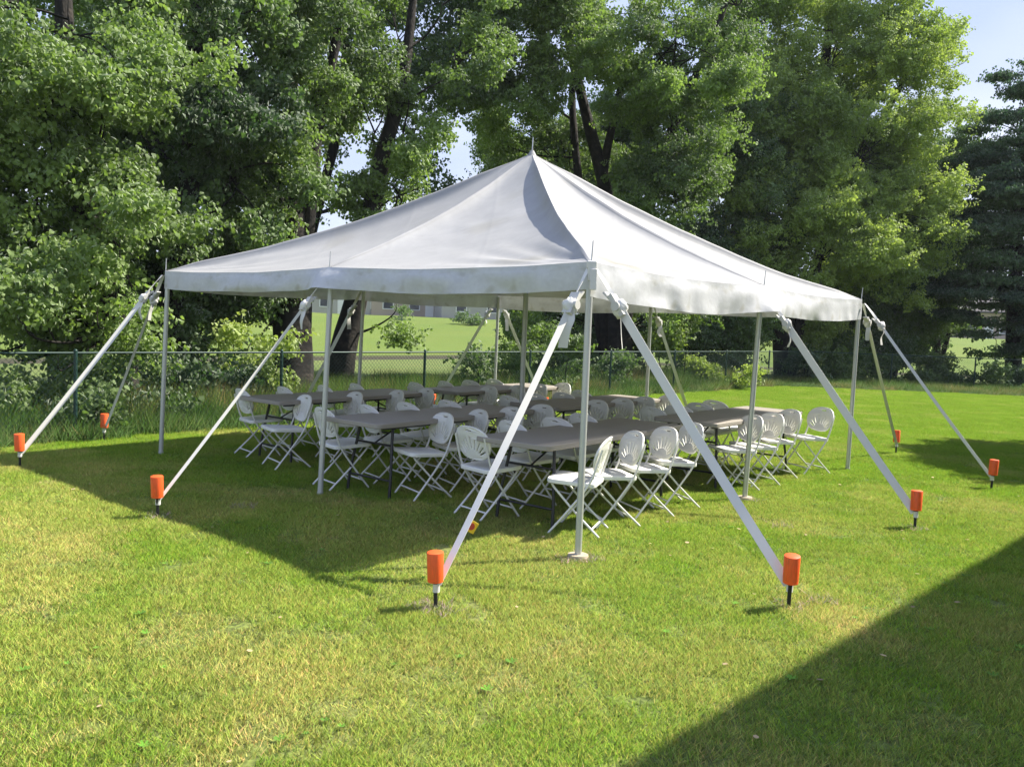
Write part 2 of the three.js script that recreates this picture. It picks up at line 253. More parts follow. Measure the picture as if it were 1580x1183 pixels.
{
  const sectors = []; for (let k = 0; k < 8; k++) sectors.push(sheet(56, 64, (u, v) => canopyPoint(k, 0.5 - 0.5 * Math.cos(Math.PI * u), 0.008 + 0.992 * v)));
  part('canopy', loc(mergeGeometries(sectors)), M.vinyl, tent);
  // welded seam tapes: along the eight ridges, and one cross tape ring
  for (let k = 0; k < 8; k++) {
    const kp = (k + 7) % 8, row = (t, o) => { const d = 0.02 + 0.975 * t, hw = 0.028 / (3.05 * Math.max(0.12, d)), w = o * hw; const p = w < 0 ? canopyPoint(kp, 1 + w, d) : canopyPoint(k, w, d); p.y += 0.0035; return p; };
    part('seam_tape', loc(sheet(6, 70, (u, v) => row(v, u * 2 - 1))), M.vinyl, tent);
  }
  const r = rng(41);
  for (let side = 0; side < 4; side++) {
    const ph = r() * 10;
    const g = sheet(150, 10, (u, v) => {
      const k = side * 2 + (u < 0.5 ? 0 : 1), w = u < 0.5 ? u * 2 : u * 2 - 1, p = eavePoint(k, w), n = outN[k], s = Math.min(1, 4 * u * (1 - u) * 1.6), sm = Math.pow(Math.abs(Math.sin(u * Math.PI * 2)), 0.6);
      const gather = 0.016 * Math.sin(90 * Math.pow(Math.min(u, 1 - u), 0.7)) * Math.exp(-Math.min(u, 1 - u) / 0.06) * smooth(0, 0.01, Math.min(u, 1 - u)) + 0.012 * Math.sin(150 * (u - 0.5)) * Math.exp(-Math.abs(u - 0.5) / 0.05); const fold = gather + 0.026 * N3(u * 9 + ph, v * 0.9, side * 2.7) + 0.012 * N3(u * 26 + ph, v * 1.5, side);
      p.addScaledVector(n, smooth(0, 0.25, v) * (0.03 * Math.sin(v * 2.2) + fold * (0.35 + v) * 1.6) * (0.25 + 0.75 * s) * (0.5 + 0.5 * sm)); p.addScaledVector(n, 0.15 * v * Math.exp(-Math.pow((u - 0.5) / 0.045, 2))); p.y -= v * ([0.2, 0.21, 0.22, 0.25][side] + 0.035 * Math.pow(Math.abs(Math.sin(u * Math.PI * 2)), 0.8) * (side === 3 ? 1 : 0.3) + 0.012 * N3(u * 5 + ph, 3, side) - 0.02 * sm * N3(u * 3, 1, ph)); return p;
    }, (p, u, v) => [u * 4.8, v * 0.25]);
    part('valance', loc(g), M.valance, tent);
  }
  EAVE.forEach((e, i) => {
    const inn = TC.clone().sub(e).setY(0).normalize().multiplyScalar(0.035), top = e.clone().add(inn); top.y -= 0.03;
    const b = POLE[i].clone().add(inn);
    const pm = part('pole', [loc(rod(b, top, 0.026, 14)), loc(rod(b, b.clone().add(V(0, 0.03, 0)), 0.031, 14))], M.pole, tent);
    const tip = e.clone().addScaledVector(inn, 0.3); part('pole_pin', loc(rod(tip, tip.clone().add(V(0.006, 0.15, 0.003)), 0.0065, 6, 0.0045)), M.steel, pm);
    if (i === 0 || i === 7) part('base_plate', loc(new THREE.CylinderGeometry(0.075, 0.085, 0.035, 20).translate(b.x, 0.018, b.z)), M.plate, pm);
  });
  const cp = part('centre_pole', loc(rod(V(-0.484, 0, -4.286), V(-0.473, 3.77, -4.286), 0.032, 14)), M.pole, tent);
  part('pole_pin', loc(rod(V(-0.473, 3.77, -4.286), V(-0.468, 3.98, -4.284), 0.009, 6, 0.007)), M.steel, cp);
  part('peak_collar', loc(new THREE.CylinderGeometry(0.022, 0.06, 0.07, 16).translate(-0.473, 3.785, -4.286)), M.vinyl, cp);
}
// stakes and guy straps
const STAKES = [ // [eave index, base x, z, label, strap width]
  [0, -0.927, 1.23, 'orange capped black stake nearest the camera, left of the front tent pole', 0.046, 0.075],
  [0, 1.276, 0.914, 'orange capped stake in the open lawn right of the front tent pole', 0.064, 0.06],
  [1, -3.457, -0.72, 'orange capped stake at the tent shadow edge below the left middle pole', 0.026, 0.3],
  [2, -5.776, -2.647, 'orange capped stake leftmost on the lawn, by the left photo edge', 0.05, 0],
  [2, -5.863, -4.62, 'orange capped stake close to the fence behind the left tent corner', 0.03, 0],
  [3, -4.04, -7.12, 'orange capped stake behind the back left table by the leaning trunk', 0.05, 0],
  [4, -2.14, -9.5, 'orange capped stake behind the chairs, left of the back corner pole', 0.05, 0],
  [4, -0.03, -9.76, 'orange capped stake behind the chairs, right of the back corner pole', 0.05, 0],
  [5, 2.40, -8.05, 'orange capped stake behind the right hand table on the bright lawn', 0.05, 0],
  [6, 5.143, -6.511, 'orange capped stake beside the round tree shadow tip on the lawn', 0.04, 0],
  [6, 5.071, -3.758, 'orange capped stake rightmost on the lawn, at the round shadow', 0.036, 0],
  [7, 3.157, -1.494, 'orange capped stake in sun, in front of the right middle pole', 0.07, 0.1],
];
const stakeProto = (() => {
  const g = new THREE.Group();
  part('rod', [rod(V(0, 0, 0), V(0, 0.30, 0), 0.0125, 12), rod(V(0, 0.165, 0), V(0, 0.178, 0), 0.021, 12)], M.stake, g);
  const pts = [[0.0, 0.357], [0.046, 0.357], [0.049, 0.3555], [0.05, 0.352], [0.0485, 0.20], [0.0475, 0.178], [0.041, 0.178], [0.042, 0.2], [0.043, 0.335], [0, 0.34]].map(([x, y]) => new THREE.Vector2(x, y));
  part('cap', toCreasedNormals(new THREE.LatheGeometry(pts, 24), 0.7), M.orange, g); return g;
})();
{
  const r = rng(12);
  STAKES.forEach(([ei, x, z, label, w, under], i) => {
    const o = i ? stakeProto.clone() : stakeProto; o.name = numbered('tent_stake'); o.position.set(x, -0.004, z);
    const e = EAVE[ei], away = V(x - e.x, 0, z - e.z).normalize();
    o.rotation.set(away.z * 0.05 + (r() - 0.5) * 0.12, r() * 6, -away.x * 0.05 + (r() - 0.5) * 0.12); scene.add(tag(o, label, 'stake', 'orange capped stakes holding the tent straps'));
    // strap: thin loop from the eave, ratchet, wide webbing, wrap round the rod
    const top = e.clone().addScaledVector(away, ei % 2 ? -0.02 : 0.035); top.y -= ei % 2 ? 0.04 : 0.05;
    const bot = V(x, 0.15, z).addScaledVector(away, -0.012), dir = bot.clone().sub(top).normalize();
    const side = dir.clone().cross(V(0, 1, 0)).normalize(), face = V(-0.446, 1.73, 6.21).sub(top).normalize();
    const rt = top.clone().addScaledVector(dir, ei % 2 ? 0.42 : 0.34), tw = (i % 2 ? 0.25 : -0.3), s2 = dir.clone().cross(face).normalize().applyAxisAngle(dir, tw * 1.2), s3 = s2.clone().applyAxisAngle(dir, i === 0 ? 0.8 : 0.5 * (r() - 0.5));
    const mid = rt.clone().lerp(bot, 0.5); mid.y -= 0.012;
    const st = part('strap', [loc(ribbon([rt, rt.clone().lerp(bot, 0.25).add(V(0, -0.013, 0)), mid.add(V(0, -0.006, 0)), rt.clone().lerp(bot, 0.75).add(V(0, -0.013, 0)), bot], w, 0.0035, (k) => s2.clone().applyAxisAngle(dir, (i === 0 ? 0.95 : 0.55 * (i % 2 ? -1 : 1)) * smooth(0.25, 0.8, k)), 28)), loc(ribbon([top, top.clone().lerp(rt, 0.5).add(V(0, 0.008, 0)), rt], 0.036, 0.004, (k) => side.clone().applyAxisAngle(dir, 1.1 * k), 10)), loc(new THREE.CylinderGeometry(0.021, 0.021, 0.055, 12, 1).translate(x, 0.135, z))], M.webbing, tent);
    const rs = ei === 0 ? 1.35 : 1.15, nrm = dir.clone().cross(side);
    part('ratchet', [loc(band(rt.clone().addScaledVector(dir, -0.075 * rs), rt.clone().addScaledVector(dir, 0.06 * rs), side, 0.055 * rs, 0.026 * rs)), loc(rod(rt.clone().addScaledVector(side, -0.042 * rs), rt.clone().addScaledVector(side, 0.042 * rs), 0.025 * rs, 12)), loc(band(rt.clone().addScaledVector(dir, 0.03), rt.clone().addScaledVector(dir, -0.11 * rs).addScaledVector(nrm, 0.035), side, 0.045 * rs, 0.012))], M.webGrey, st);
    const knot = new THREE.SphereGeometry(0.04 * rs, 14, 10); { const kp = knot.attributes.position; for (let v = 0; v < kp.count; v++) { const q = V(kp.getX(v), kp.getY(v), kp.getZ(v)), f = 1 + 0.35 * N3(q.x * 40 + i * 3, q.y * 40, q.z * 40); kp.setXYZ(v, q.x * f, q.y * f * 1.25, q.z * f * 0.8); } knot.computeVertexNormals(); knot.translate(rt.x + dir.x * 0.02, rt.y + dir.y * 0.02, rt.z + dir.z * 0.02); }
    part('strap_knot', loc(knot), M.webbing, st);
    const tl = rt.clone().addScaledVector(dir, 0.04), tailPts = [tl, tl.clone().add(V(0.02 * (r() - 0.5), -0.05 * rs, 0.03)), tl.clone().add(V(0.05 * (r() - 0.5), -0.11 * rs, 0.035)), tl.clone().add(V(0.07 * (r() - 0.5), (-0.16 - 0.06 * r()) * rs, 0.02))], tc = new THREE.CatmullRomCurve3(tailPts);
    const tws = r() - 0.5; part('strap_tail', loc(sheet(1, 12, (u, v) => tc.getPoint(v).addScaledVector(side.clone().applyAxisAngle(V(0, 1, 0), 0.4 + tws * v * 2), (u - 0.5) * 0.05 * rs), (p, u, v) => [u, v])), M.webTail, st);
  });
  // knot of cover cloth at the two front straps
  const cover = part('corner_cover', [loc(box(0.075, 0.06, 0.05, 0.0, 2.165, 0.045, 0.012)), loc(box(0.05, 0.15, 0.014, 0.012, 2.06, 0.075, 0.004)), loc(box(0.06, 0.1, 0.02, 0.0, 2.1, 0.06, 0.006))], M.webbing, tent);
}
// yellow warning tag hanging on the strap left of the front pole
{
  const p = at(727, 812, 5.6), g = base('warning_tag', 'small yellow diamond tag with a red mark hanging on the front left strap', 'tag', p.toArray(), 0.35);
  g.rotation.z = 0.25;
  part('plate', box(0.078, 0.078, 0.004, 0, 0, 0, 0.0018).rotateZ(Math.PI / 4), M.yellow, g);
  part('mark', new THREE.CylinderGeometry(0.024, 0.024, 0.003, 18).rotateX(Math.PI / 2).translate(0, 0, 0.003), M.red, g);
}

// ---------------------------------------------------------------- tables
const U = V(-0.782, 0, -0.6233), T = V(0.6233, 0, -0.782);           // tent axes: to the left corner, to the right corner
const place = (s, t) => U.clone().multiplyScalar(s).addScaledVector(T, t);
const ALONG = Math.atan2(T.x, T.z) - Math.PI / 2;                      // turns local x onto the T axis
const tableProto = (() => {
  const g = new THREE.Group(), len = 2.42, wid = 0.77;
  const sh = new THREE.Shape(), hw = len / 2, hd = wid / 2, c = 0.07; sh.moveTo(-hw + c, -hd); sh.lineTo(hw - c, -hd); sh.quadraticCurveTo(hw, -hd, hw, -hd + c); sh.lineTo(hw, hd - c); sh.quadraticCurveTo(hw, hd, hw - c, hd); sh.lineTo(-hw + c, hd); sh.quadraticCurveTo(-hw, hd, -hw, hd - c); sh.lineTo(-hw, -hd + c); sh.quadraticCurveTo(-hw, -hd, -hw + c, -hd);
  const top = new THREE.ExtrudeGeometry(sh, { depth: 0.03, bevelEnabled: true, bevelThickness: 0.008, bevelSize: 0.008, bevelSegments: 3, curveSegments: 6 }).rotateX(Math.PI / 2).translate(0, 0.737, 0);
  part('tabletop', top, M.tableTop, g);
  for (const s of [-1, 1]) part('frame_rail', box(len - 0.3, 0.03, 0.025, 0, 0.684, s * 0.27), M.black, g);
  for (const e of [-1, 1]) {
    for (const s of [-1, 1]) part('leg', tube([V(e * 0.88, 0.68, s * 0.23), V(e * 0.9, 0.55, s * 0.245), V(e * 0.95, 0.2, s * 0.29), V(e * 0.97, 0, s * 0.30)], 0.0145, 14, 8), M.black, g);
    part('cross_bar', rod(V(e * 0.905, 0.5, -0.25), V(e * 0.905, 0.5, 0.25), 0.011), M.black, g); part('cross_bar', rod(V(e * 0.955, 0.17, -0.29), V(e * 0.955, 0.17, 0.29), 0.011), M.black, g);
    part('brace', rod(V(e * 0.905, 0.5, 0), V(e * 0.5, 0.68, 0), 0.009), M.black, g);
  }
  return g;
})();
const TABLES = [ // s, t centre, turn, label, short name for chairs
  [1.0, 1.53, 0.03, 'grey plastic folding table nearest the camera, behind the front tent pole', 'the front table'],
  [0.87, 4.4, -0.01, 'grey plastic folding table on the right, its far end in the sun', 'the right hand table'],
  [2.78, 1.32, 0.02, 'grey plastic folding table in the second row, by the left middle pole', 'the second row near table'],
  [2.8, 4.2, -0.02, 'grey plastic folding table in the second row, before the bright lawn', 'the second row far table'],
  [4.95, 1.75, 0.03, 'grey plastic folding table in the back row, nearest the left tent corner', 'the back row near table'],
  [4.85, 4.65, 0.0, 'grey plastic folding table in the back row, before the back corner pole', 'the back row far table'],
];
TABLES.forEach(([s, t, a, label], i) => { const o = i ? tableProto.clone() : tableProto; o.name = numbered('folding_table'); const p = place(s, t); o.position.copy(p); o.rotation.y = ALONG + a; scene.add(tag(o, label, 'table', 'grey folding tables under the tent')); });

// ---------------------------------------------------------------- chairs
const chairProto = (() => {
  const g = new THREE.Group();
  for (const s of [-1, 1]) {
    part('leg', tube([V(s * 0.2, 0.735, -0.246), V(s * 0.206, 0.62, -0.212), V(s * 0.208, 0.44, -0.148), V(s * 0.21, 0.22, 0.01), V(s * 0.212, 0.012, 0.175)], 0.0098, 18, 8), M.chairFrame, g);
    part('leg', tube([V(s * 0.182, 0.425, 0.17), V(s * 0.182, 0.40, 0.155), V(s * 0.182, 0.2, -0.04), V(s * 0.182, 0.012, -0.245)], 0.0098, 14, 8), M.chairFrame, g);
  }
  part('rung', rod(V(-0.21, 0.09, 0.118), V(0.21, 0.09, 0.118), 0.0085), M.chairFrame, g);
  part('rung', rod(V(-0.182, 0.075, -0.183), V(0.182, 0.075, -0.183), 0.0085), M.chairFrame, g);
  // seat: rounded trapezoid with a dished pan
  const ss = new THREE.Shape(); ss.moveTo(-0.15, -0.19); ss.lineTo(0.15, -0.19); ss.quadraticCurveTo(0.19, -0.19, 0.195, -0.15); ss.lineTo(0.215, 0.14); ss.quadraticCurveTo(0.215, 0.205, 0.15, 0.205); ss.lineTo(-0.15, 0.205); ss.quadraticCurveTo(-0.215, 0.205, -0.215, 0.14); ss.lineTo(-0.195, -0.15); ss.quadraticCurveTo(-0.19, -0.19, -0.15, -0.19);
  const seat = new THREE.ExtrudeGeometry(ss, { depth: 0.022, bevelEnabled: true, bevelThickness: 0.008, bevelSize: 0.008, bevelSegments: 3, curveSegments: 6 }).rotateX(Math.PI / 2).rotateX(-0.05).translate(0, 0.452, 0);
  seat.scale(1, 1, 1); part('seat', seat, M.chairPlastic, g);
  // fan back with a carrying slot and radiating slots
  const fb = new THREE.Shape(); const outline = [[-0.105, 0], [0.105, 0], [0.165, 0.035], [0.205, 0.10], [0.222, 0.18], [0.212, 0.255], [0.178, 0.315], [0.12, 0.357], [0.05, 0.375], [-0.05, 0.375], [-0.12, 0.357], [-0.178, 0.315], [-0.212, 0.255], [-0.222, 0.18], [-0.205, 0.10], [-0.165, 0.035]];
  const oc = new THREE.CatmullRomCurve3(outline.map(([x, y]) => V(x * 1.02, y * 0.78, 0)), true, 'centripetal').getPoints(44); fb.setFromPoints(oc.slice(0, -1).map((p) => new THREE.Vector2(p.x, p.y)));
  const hole = (cx, cy, L2, w2, a) => { const p = new THREE.Path(), pt = []; for (let k = 0; k < 10; k++) { const q = k / 10 * Math.PI * 2, x = Math.cos(q) * w2, y = Math.sin(q) * w2 + (Math.sin(q) > 0 ? L2 : -L2); pt.push(new THREE.Vector2(cx + x * Math.cos(a) + y * Math.sin(a), cy - x * Math.sin(a) + y * Math.cos(a))); } p.setFromPoints(pt.reverse()); fb.holes.push(p); };
  for (let k = -4; k <= 4; k++) { const a = k * 0.27, rr = 0.2 - 0.012 * Math.abs(k) + (k === 0 ? 0 : 0); hole(Math.sin(a) * rr * 0.98, 0.01 + Math.cos(a) * rr * 0.68, 0.05 - 0.003 * Math.abs(k), 0.0115, a); }
  hole(0, 0.257, 0.036, 0.012, Math.PI / 2);
  let back = new THREE.ExtrudeGeometry(fb, { depth: 0.008, bevelEnabled: true, bevelThickness: 0.005, bevelSize: 0.005, bevelSegments: 2 });
  const bp = back.attributes.position; for (let i = 0; i < bp.count; i++) bp.setZ(i, bp.getZ(i) + 0.55 * bp.getX(i) ** 2); back.computeVertexNormals(); back = toCreasedNormals(back, 0.6);
  back.rotateX(-0.28).translate(0, 0.53, -0.19); part('backrest', back, M.chairPlastic, g);
  return g;
})();
{
  const ord = ['first', 'second', 'third', 'fourth'], r = rng(301); let n = 0;
  const put = (s, t, yaw, label) => { const o = n ? chairProto.clone() : chairProto; n++; o.name = numbered('folding_chair'); o.position.copy(place(s, t)); o.rotation.y = yaw; scene.add(tag(o, label, 'folding chair', 'white fan back folding chairs at the tables')); };
  const faceU = Math.atan2(U.x, U.z), faceB = faceU + Math.PI;      // right-hand chairs look along U, left-hand chairs against it
  const ROWS = [ // table, side (-1 right, +1 left), [s, t] per chair
    [0, -1, [[0.52, 0.70], [0.47, 1.12], [0.50, 1.66], [0.52, 2.25]]],
    [0, 1, [[1.41, 0.60], [1.44, 1.22], [1.42, 1.86], [1.44, 2.4]]],
    [1, -1, [[0.46, 3.6], [0.44, 4.08], [0.48, 4.72], [0.34, 5.42]]],
    [1, 1, [[1.42, 3.75], [1.4, 4.3], [1.42, 4.85], [1.47, 5.42]]],
    [2, -1, [[2.36, 0.68], [2.4, 1.22], [2.36, 1.75], [2.38, 2.28]]],
    [2, 1, [[3.22, 0.40], [3.2, 0.98], [3.24, 1.55], [3.2, 2.15]]],
    [3, -1, [[2.36, 3.4], [2.34, 3.95], [2.36, 4.5], [2.3, 5.1]]],
    [3, 1, [[3.24, 3.3], [3.26, 3.9], [3.22, 4.45], [3.28, 5.0]]],
    [4, -1, [[4.5, 0.62], [4.52, 1.4], [4.5, 2.05], [4.54, 2.6]]],
    [4, 1, [[5.38, 0.85], [5.42, 1.5], [5.4, 2.1], [5.44, 2.7]]],
    [5, -1, [[4.42, 3.75], [4.4, 4.3], [4.44, 4.9], [4.4, 5.5]]],
    [5, 1, [[5.3, 3.7], [5.28, 4.3], [5.32, 4.85], [5.3, 5.45]]],
  ];
  for (const [ti, sd, list] of ROWS) list.forEach(([s, t], i) => {
    const where = TABLES[ti][4], k = i === 3 ? 'farthest' : i === 0 ? 'nearest' : ord[i];
    put(s + (r() - 0.5) * 0.05, t + (r() - 0.5) * 0.05, (sd < 0 ? faceU + (ti < 2 ? 0.33 : 0.08) : faceB - (i === 0 ? 0 : 0.05)) + (r() - 0.5) * 0.16, `white folding chair, ${k} on the ${sd < 0 ? 'right' : 'left'} side of ${where}`);
  });
}

// ---------------------------------------------------------------- chain link fence
{
  const g = base('chain_link_fence', 'low dark green chain link fence along the edge of the lawn before the trees', 'fence', [F0[0], 0, F0[1]]);
  const H = 1.12, run = (a, b) => {
    const d = b.clone().sub(a), len = d.length(); d.normalize(); const wires = [], sp = 0.075;
    const n = V(-d.z, 0, d.x);
    const wire = (x0, y0, x1, y1, off) => { const p = a.clone().addScaledVector(d, x0).setY(y0).addScaledVector(n, off), q = a.clone().addScaledVector(d, x1).setY(y1).addScaledVector(n, off); wires.push(p, q); };
    for (let x = -H; x < len; x += sp) { const c0 = Math.max(0, -x), c1 = Math.min(H - 0.06, len - x); if (c1 > c0) { wire(x + c0, 0.03 + c0, x + c1, 0.03 + c1, 0.034); wire(x + c0, H - 0.03 - c0, x + c1, H - 0.03 - c1, 0.038); } }
    const pos = [], idx = []; for (let i = 0; i < wires.length; i += 2) { const p = wires[i], q = wires[i + 1], e = q.clone().sub(p).normalize(), s = e.clone().cross(n).normalize(), R = 0.0022, o = pos.length / 3; for (const w of [p, q]) for (let k = 0; k < 3; k++) { const an = k * 2.094; const v = w.clone().addScaledVector(n, Math.cos(an) * R).addScaledVector(s, Math.sin(an) * R); pos.push(v.x - F0[0], v.y, v.z - F0[1]); } for (let k = 0; k < 3; k++) { const m = (k + 1) % 3; idx.push(o + k, o + m, o + 3 + k, o + m, o + 3 + m, o + 3 + k); } }
    const wg = new THREE.BufferGeometry(); wg.setAttribute('position', new THREE.Float32BufferAttribute(pos, 3)); wg.setIndex(idx); wg.computeVertexNormals();
    const net = part('wire_mesh', wg, M.fence, g); net.userData.kind = 'stuff';
    const o = (v) => v.clone().sub(V(F0[0], 0, F0[1]));
    part('top_rail', rod(o(a).setY(H), o(b).setY(H), 0.015, 8), M.fence, g);
    const np = Math.round(len / 3.0); for (let i = 0; i <= np; i++) { const p = o(a.clone().lerp(b, i / np)); part('post', [rod(p.clone().setY(-0.2), p.clone().setY(H + 0.02), 0.025, 10), new THREE.SphereGeometry(0.027, 8, 6).translate(p.x, H + 0.025, p.z)], M.fence, g); }
  };
  const P = (k) => V(F0[0] + FD[0] * k, 0, F0[1] + FD[1] * k);
  run(P(-6), P(25.4)); run(P(25.4).addScaledVector(V(1, 0, 0.02), 0.12), V(36, 0, -24.0));
}

// ---------------------------------------------------------------- trees and shrubs
function leafCluster(seed, n, len, size) {
  const r = rng(seed), pos = [], nor = [], idx = [];
  for (let i = 0; i < n; i++) {
    const t = (i + r() * 0.8) / n, p = V((t - 0.5) * len, -0.12 * t * len + (r() - 0.5) * 0.14, (r() - 0.5) * 0.18 + Math.sin(t * 5 + seed) * 0.05);
    const y = V(r() - 0.5, -0.35 - 0.5 * r(), r() - 0.5).normalize(), x = V(r() - 0.5, r() - 0.5, r() - 0.5); x.addScaledVector(y, -x.dot(y)).normalize(); const z = x.clone().cross(y);
    const s = size * (0.7 + 0.6 * r()), w = s * 0.48, o = pos.length / 3;
    const pts = [[0, 0, 0], [-w, s * 0.36, s * 0.1], [w, s * 0.36, s * 0.1], [-w * 0.66, s * 0.72, s * 0.08], [w * 0.66, s * 0.72, s * 0.08], [0, s * 1.08, -s * 0.06]];
    for (const [a, b, c] of pts) { const q = p.clone().addScaledVector(x, a).addScaledVector(y, b).addScaledVector(z, c); pos.push(q.x, q.y, q.z); nor.push(z.x, z.y, z.z); }
    idx.push(o, o + 2, o + 1, o + 1, o + 2, o + 4, o + 1, o + 4, o + 3, o + 3, o + 4, o + 5);
  }
  const g = new THREE.BufferGeometry(); g.setAttribute('position', new THREE.Float32BufferAttribute(pos, 3)); g.setIndex(idx); const q = g.toNonIndexed(); q.computeVertexNormals(); return q;
}
const CL = { big: leafCluster(3, 24, 0.52, 0.062), mid: leafCluster(8, 26, 0.6, 0.074), fine: leafCluster(14, 38, 0.72, 0.064), spray: leafCluster(21, 34, 0.8, 0.07) };
// blobs: [centre, rx, ry, rz, boughs per cubic metre]
function crown(parent, name, blobs, o, r) {
  const boughs = [];
  for (const [c, rx, ry, rz, dens = 0.9] of blobs) {
    const n = Math.round(4.19 * rx * ry * rz * dens * (o.fill ?? 1.55));
    for (let i = 0; i < n; i++) {
      let p; do p = V(r() * 2 - 1, r() * 2 - 1, r() * 2 - 1); while (p.lengthSq() > 1);
      if (p.length() < 0.4 && r() < 0.4) continue; p.multiplyScalar(1.12);
      const q = V(c.x + p.x * rx, c.y + p.y * ry, c.z + p.z * rz); if (N3(q.x * 0.55 + o.seed, q.y * 0.55, q.z * 0.55) < -0.24 + (o.open ?? 0)) continue; boughs.push([q, c]);
    }
  }
  const mats = [], cols = [], m = new THREE.Matrix4(), e = new THREE.Euler(), qq = new THREE.Quaternion(), c = new THREE.Color();
  for (const [b] of boughs) {
    const tone = clamp(0.5 + 0.9 * N3(b.x * 0.45, b.y * 0.45 + o.seed, b.z * 0.45) + 0.3 * (r() - 0.5)), yaw = r() * 6.28, R = (o.bough ?? 0.5) * (0.7 + 0.6 * r()), nn = Math.round((o.per ?? 22) * 1.5 * (0.6 + 0.8 * r()));
    for (let i = 0; i < nn; i++) {
      const d = V(r() - 0.5, (r() - 0.5) * (o.flat ?? 0.8), r() - 0.5).normalize().multiplyScalar(R * Math.pow(r(), 0.6)); d.y *= o.flat ?? 0.85;
      e.set((r() - 0.5) * (o.tilt ?? 1.4), r() * 6.28, (r() - 0.5) * (o.tilt ?? 1.4)); qq.setFromEuler(e); const s = (o.size ?? 1) * (0.75 + 0.5 * r()); m.compose(b.clone().add(d), qq, V(s, s, s)); mats.push(m.clone());
      c.copy(o.dark).lerp(o.light, clamp(tone + 0.35 * (r() - 0.5))); cols.push(c.clone());
    }
  }
  const org = parent.position, im = new THREE.InstancedMesh(o.geo, M.leaf, mats.length); mats.forEach((x, i) => { x.elements[12] -= org.x; x.elements[13] -= org.y; x.elements[14] -= org.z; im.setMatrixAt(i, x); im.setColorAt(i, cols[i]); });
  im.name = name; im.userData.kind = 'stuff'; im.castShadow = im.receiveShadow = true; parent.add(im); return boughs;
}
function tree(name, label, category, o) {
  const r = rng(o.seed), b0 = o.trunks[0][0][0], g = base(name, label, category, [b0.x, landHeight(b0.x, b0.z), b0.z], 0, o.group), org = g.position.clone();
  const back = (geo) => geo.translate(-org.x, -org.y, -org.z);
  part('trunk', o.trunks.map(([pts, rad], i) => back(taper([pts[0].clone().setY(landHeight(pts[0].x, pts[0].z) - 0.2), ...pts.slice(1)], rad, 12, 0.22, o.seed + i))), o.bark ?? M.bark, g);
  const boughs = crown(g, 'crown', o.blobs, o, r), limbs = [];
  // limbs from the trunks into each blob, boughs off the limbs
  const along = (p) => { let best = null, bd = 1e9; for (const [pts, rad] of o.trunks) { const cv = new THREE.CatmullRomCurve3(pts, false, 'centripetal'); for (let i = 4; i <= 20; i++) { const q = cv.getPoint(i / 20), dd = q.distanceTo(p) + Math.max(0, q.y - p.y + 0.6) * 2.5; if (dd < bd) { bd = dd; best = [q, mix(rad[0], rad[rad.length - 1], i / 20)]; } } } return best; };
  const made = o.blobs.map(([c, rx, ry]) => { const [q, rr] = along(c), mid = q.clone().lerp(c, 0.5).add(V((r() - 0.5) * 0.5, -0.25 * rx * r(), (r() - 0.5) * 0.5)), end = c.clone().add(V(0, ry * 0.5, 0)), rad = Math.min(rr * 0.4, 0.022 + 0.018 * rx); const pts = [q, mid, c, end]; limbs.push(taper(pts, [rad, rad * 0.6, rad * 0.3, rad * 0.06], 6)); return [c, new THREE.CatmullRomCurve3(pts, false, 'centripetal')]; });
  for (const [b, c] of boughs) { if (r() < (o.bare ?? 0.35)) continue; const cv = made.find((x) => x[0] === c)[1], q = cv.getPoint(0.25 + 0.7 * r()), mid = q.clone().lerp(b, 0.55).add(V((r() - 0.5) * 0.3, 0.12 + 0.2 * r(), (r() - 0.5) * 0.3)); limbs.push(taper([q, mid, b], [0.022, 0.014, 0.005], 4)); }
  if (limbs.length) part('branches', back(mergeGeometries(limbs)), o.bark ?? M.bark, g).userData.kind = 'stuff';
  return g;
}
const B = (px, py, d, rx, ry = rx, rz = rx, den) => [at(px, py, d), rx, ry, rz, den];
const P2 = (...a) => a.map(([x, y, d]) => at(x, y, d));
const GREEN = { dark: col(0.09, 0.16, 0.02), light: col(0.235, 0.36, 0.055) }, DEEP = { dark: col(0.05, 0.11, 0.022), light: col(0.15, 0.25, 0.04) }, BRIGHT = { dark: col(0.2, 0.30, 0.035), light: col(0.38, 0.49, 0.08) }, SPR = { dark: col(0.03, 0.075, 0.035), light: col(0.11, 0.2, 0.055) };

